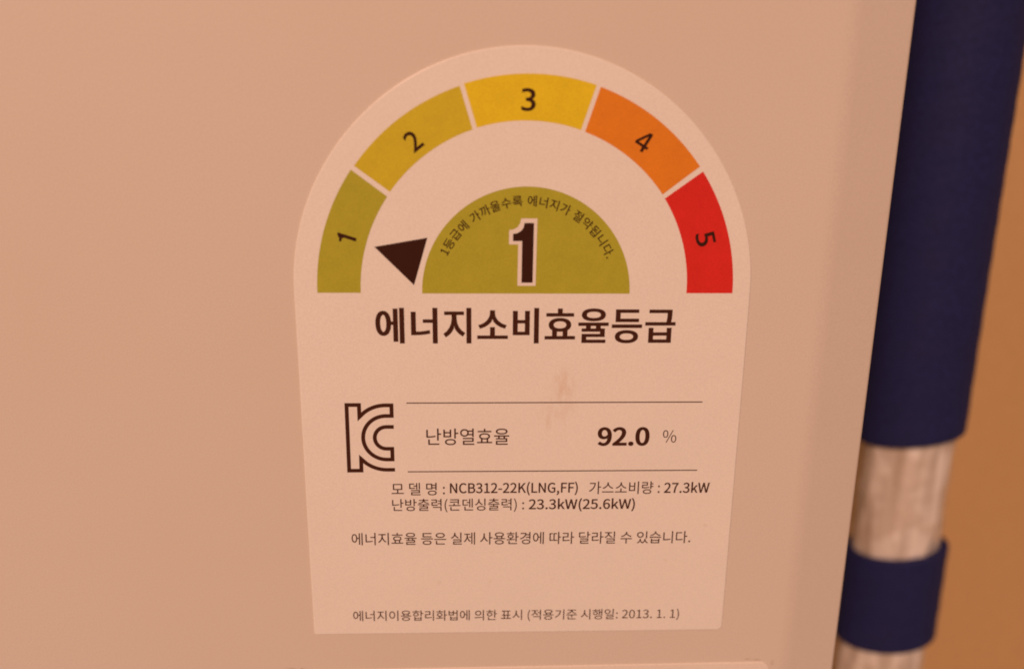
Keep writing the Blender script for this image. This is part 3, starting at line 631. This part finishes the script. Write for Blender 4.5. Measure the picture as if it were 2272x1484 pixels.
def stroke(path, w):
    L, Rr = [], []
    n = len(path)
    for i in range(n):
        a = path[max(0, i - 1)]; b = path[i]; c = path[min(n - 1, i + 1)]
        def nn(p, q):
            l = math.hypot(q[0] - p[0], q[1] - p[1])
            return (-(q[1] - p[1]) / l, (q[0] - p[0]) / l) if l > 1e-9 else None
        n1, n2 = nn(a, b), nn(b, c)
        n1 = n1 or n2; n2 = n2 or n1
        sx, sy = n1[0] + n2[0], n1[1] + n2[1]
        d = max(0.20, (sx * sx + sy * sy) / 2)
        L.append((b[0] + w * sx / d, b[1] + w * sy / d))
        Rr.append((b[0] - w * sx / d, b[1] - w * sy / d))
    return L + list(reversed(Rr))
mesh_obj('certification_mark', ink_mesh([stroke(path, 0.355)], Y1), M_TEXT, label, loc=LO)

# ---------------------------------------------------------------- insulated pipe beside the boiler
rnd = random.Random(4)
PX, PY, PR = 118.2, 75.0, 14.0
pb = (PX * MM, PY * MM, -0.20)
pipe = empty('insulated_pipe', (pb[0] + 1.0 * MM, pb[1], pb[2]))
pipe.rotation_euler = (0, R(-0.33), 0)                # not quite plumb
tag(pipe, 'vertical pipe in navy foam sleeve with silver tape bands, right of the boiler', 'pipe')

SKEW = 0.20                                       # the sleeves and the tape are cut on the slant
def tube(name, mat, z0, z1, r, fn, rim, nz, na=96):
    bm = bmesh.new()
    zs = [z0 + (z1 - z0) * i / nz for i in range(nz + 1)]
    prof = []
    if rim:
        prof.append((z0, -rim - 2.2))
        for i in range(5):
            t = R(90) * i / 4
            prof.append((z0 + rim * (1 - math.cos(t)) * 1.0, -rim * (1 - math.sin(t))))
        prof += [(z, 0) for z in zs if z0 + rim * 1.5 < z < z1 - rim * 1.5]
        for i in range(5):
            t = R(90) * (1 - i / 4)
            prof.append((z1 - rim * (1 - math.cos(t)), -rim * (1 - math.sin(t))))
        prof.append((z1, -rim - 2.2))
    else:
        prof = [(z, 0) for z in zs]
    rings = []
    for z, d in prof:
        ring = []
        for j in range(na):
            a = 2 * math.pi * j / na
            rr = r + d + fn(a, z)
            ring.append(bm.verts.new((rr * math.cos(a) * MM, rr * math.sin(a) * MM, (z + SKEW * rr * math.cos(a) - 0.14 * rr * math.sin(a)) * MM)))
        rings.append(ring)
    for a, b in zip(rings, rings[1:]):
        for j in range(na):
            bm.faces.new((a[j], a[(j + 1) % na], b[(j + 1) % na], b[j]))
    return mesh_obj(name, bm, mat, pipe, smooth=True, loc=(0, 0, 0.20))

def sleeve_fn(a, z):
    return 0.025 * math.sin(z * 2 * math.pi / 3.2 + 0.7 * math.sin(a)) + 0.05 * math.sin(z * 0.61 + 2 * math.sin(a + z * 0.05)) + 0.12 * math.sin(2 * a + z * 0.03)

crs = [(rnd.uniform(0, 6.28), rnd.uniform(0.05, 0.16), rnd.uniform(0.12, 0.42), rnd.uniform(-0.03, 0.03), rnd.uniform(0, 6.28)) for _ in range(26)]
def foil_fn(a, z):
    v = 0.0
    for a0, wd, amp, sl, ph in crs:
        d = (a - a0 - sl * z + math.pi) % (2 * math.pi) - math.pi
        v += amp * math.exp(-(d / wd) ** 2) * (0.55 + 0.45 * math.sin(z * 0.23 + ph))
    return v - 0.5 + 0.12 * math.sin(z * 0.42 + 1.3 * math.sin(a))

tube('foam_sleeve', M_SLEEVE, -55.3, 210.0, PR, sleeve_fn, 0.5, 320)
tube('foam_sleeve', M_SLEEVE, -121.2, -90.9, PR, sleeve_fn, 0.5, 40)
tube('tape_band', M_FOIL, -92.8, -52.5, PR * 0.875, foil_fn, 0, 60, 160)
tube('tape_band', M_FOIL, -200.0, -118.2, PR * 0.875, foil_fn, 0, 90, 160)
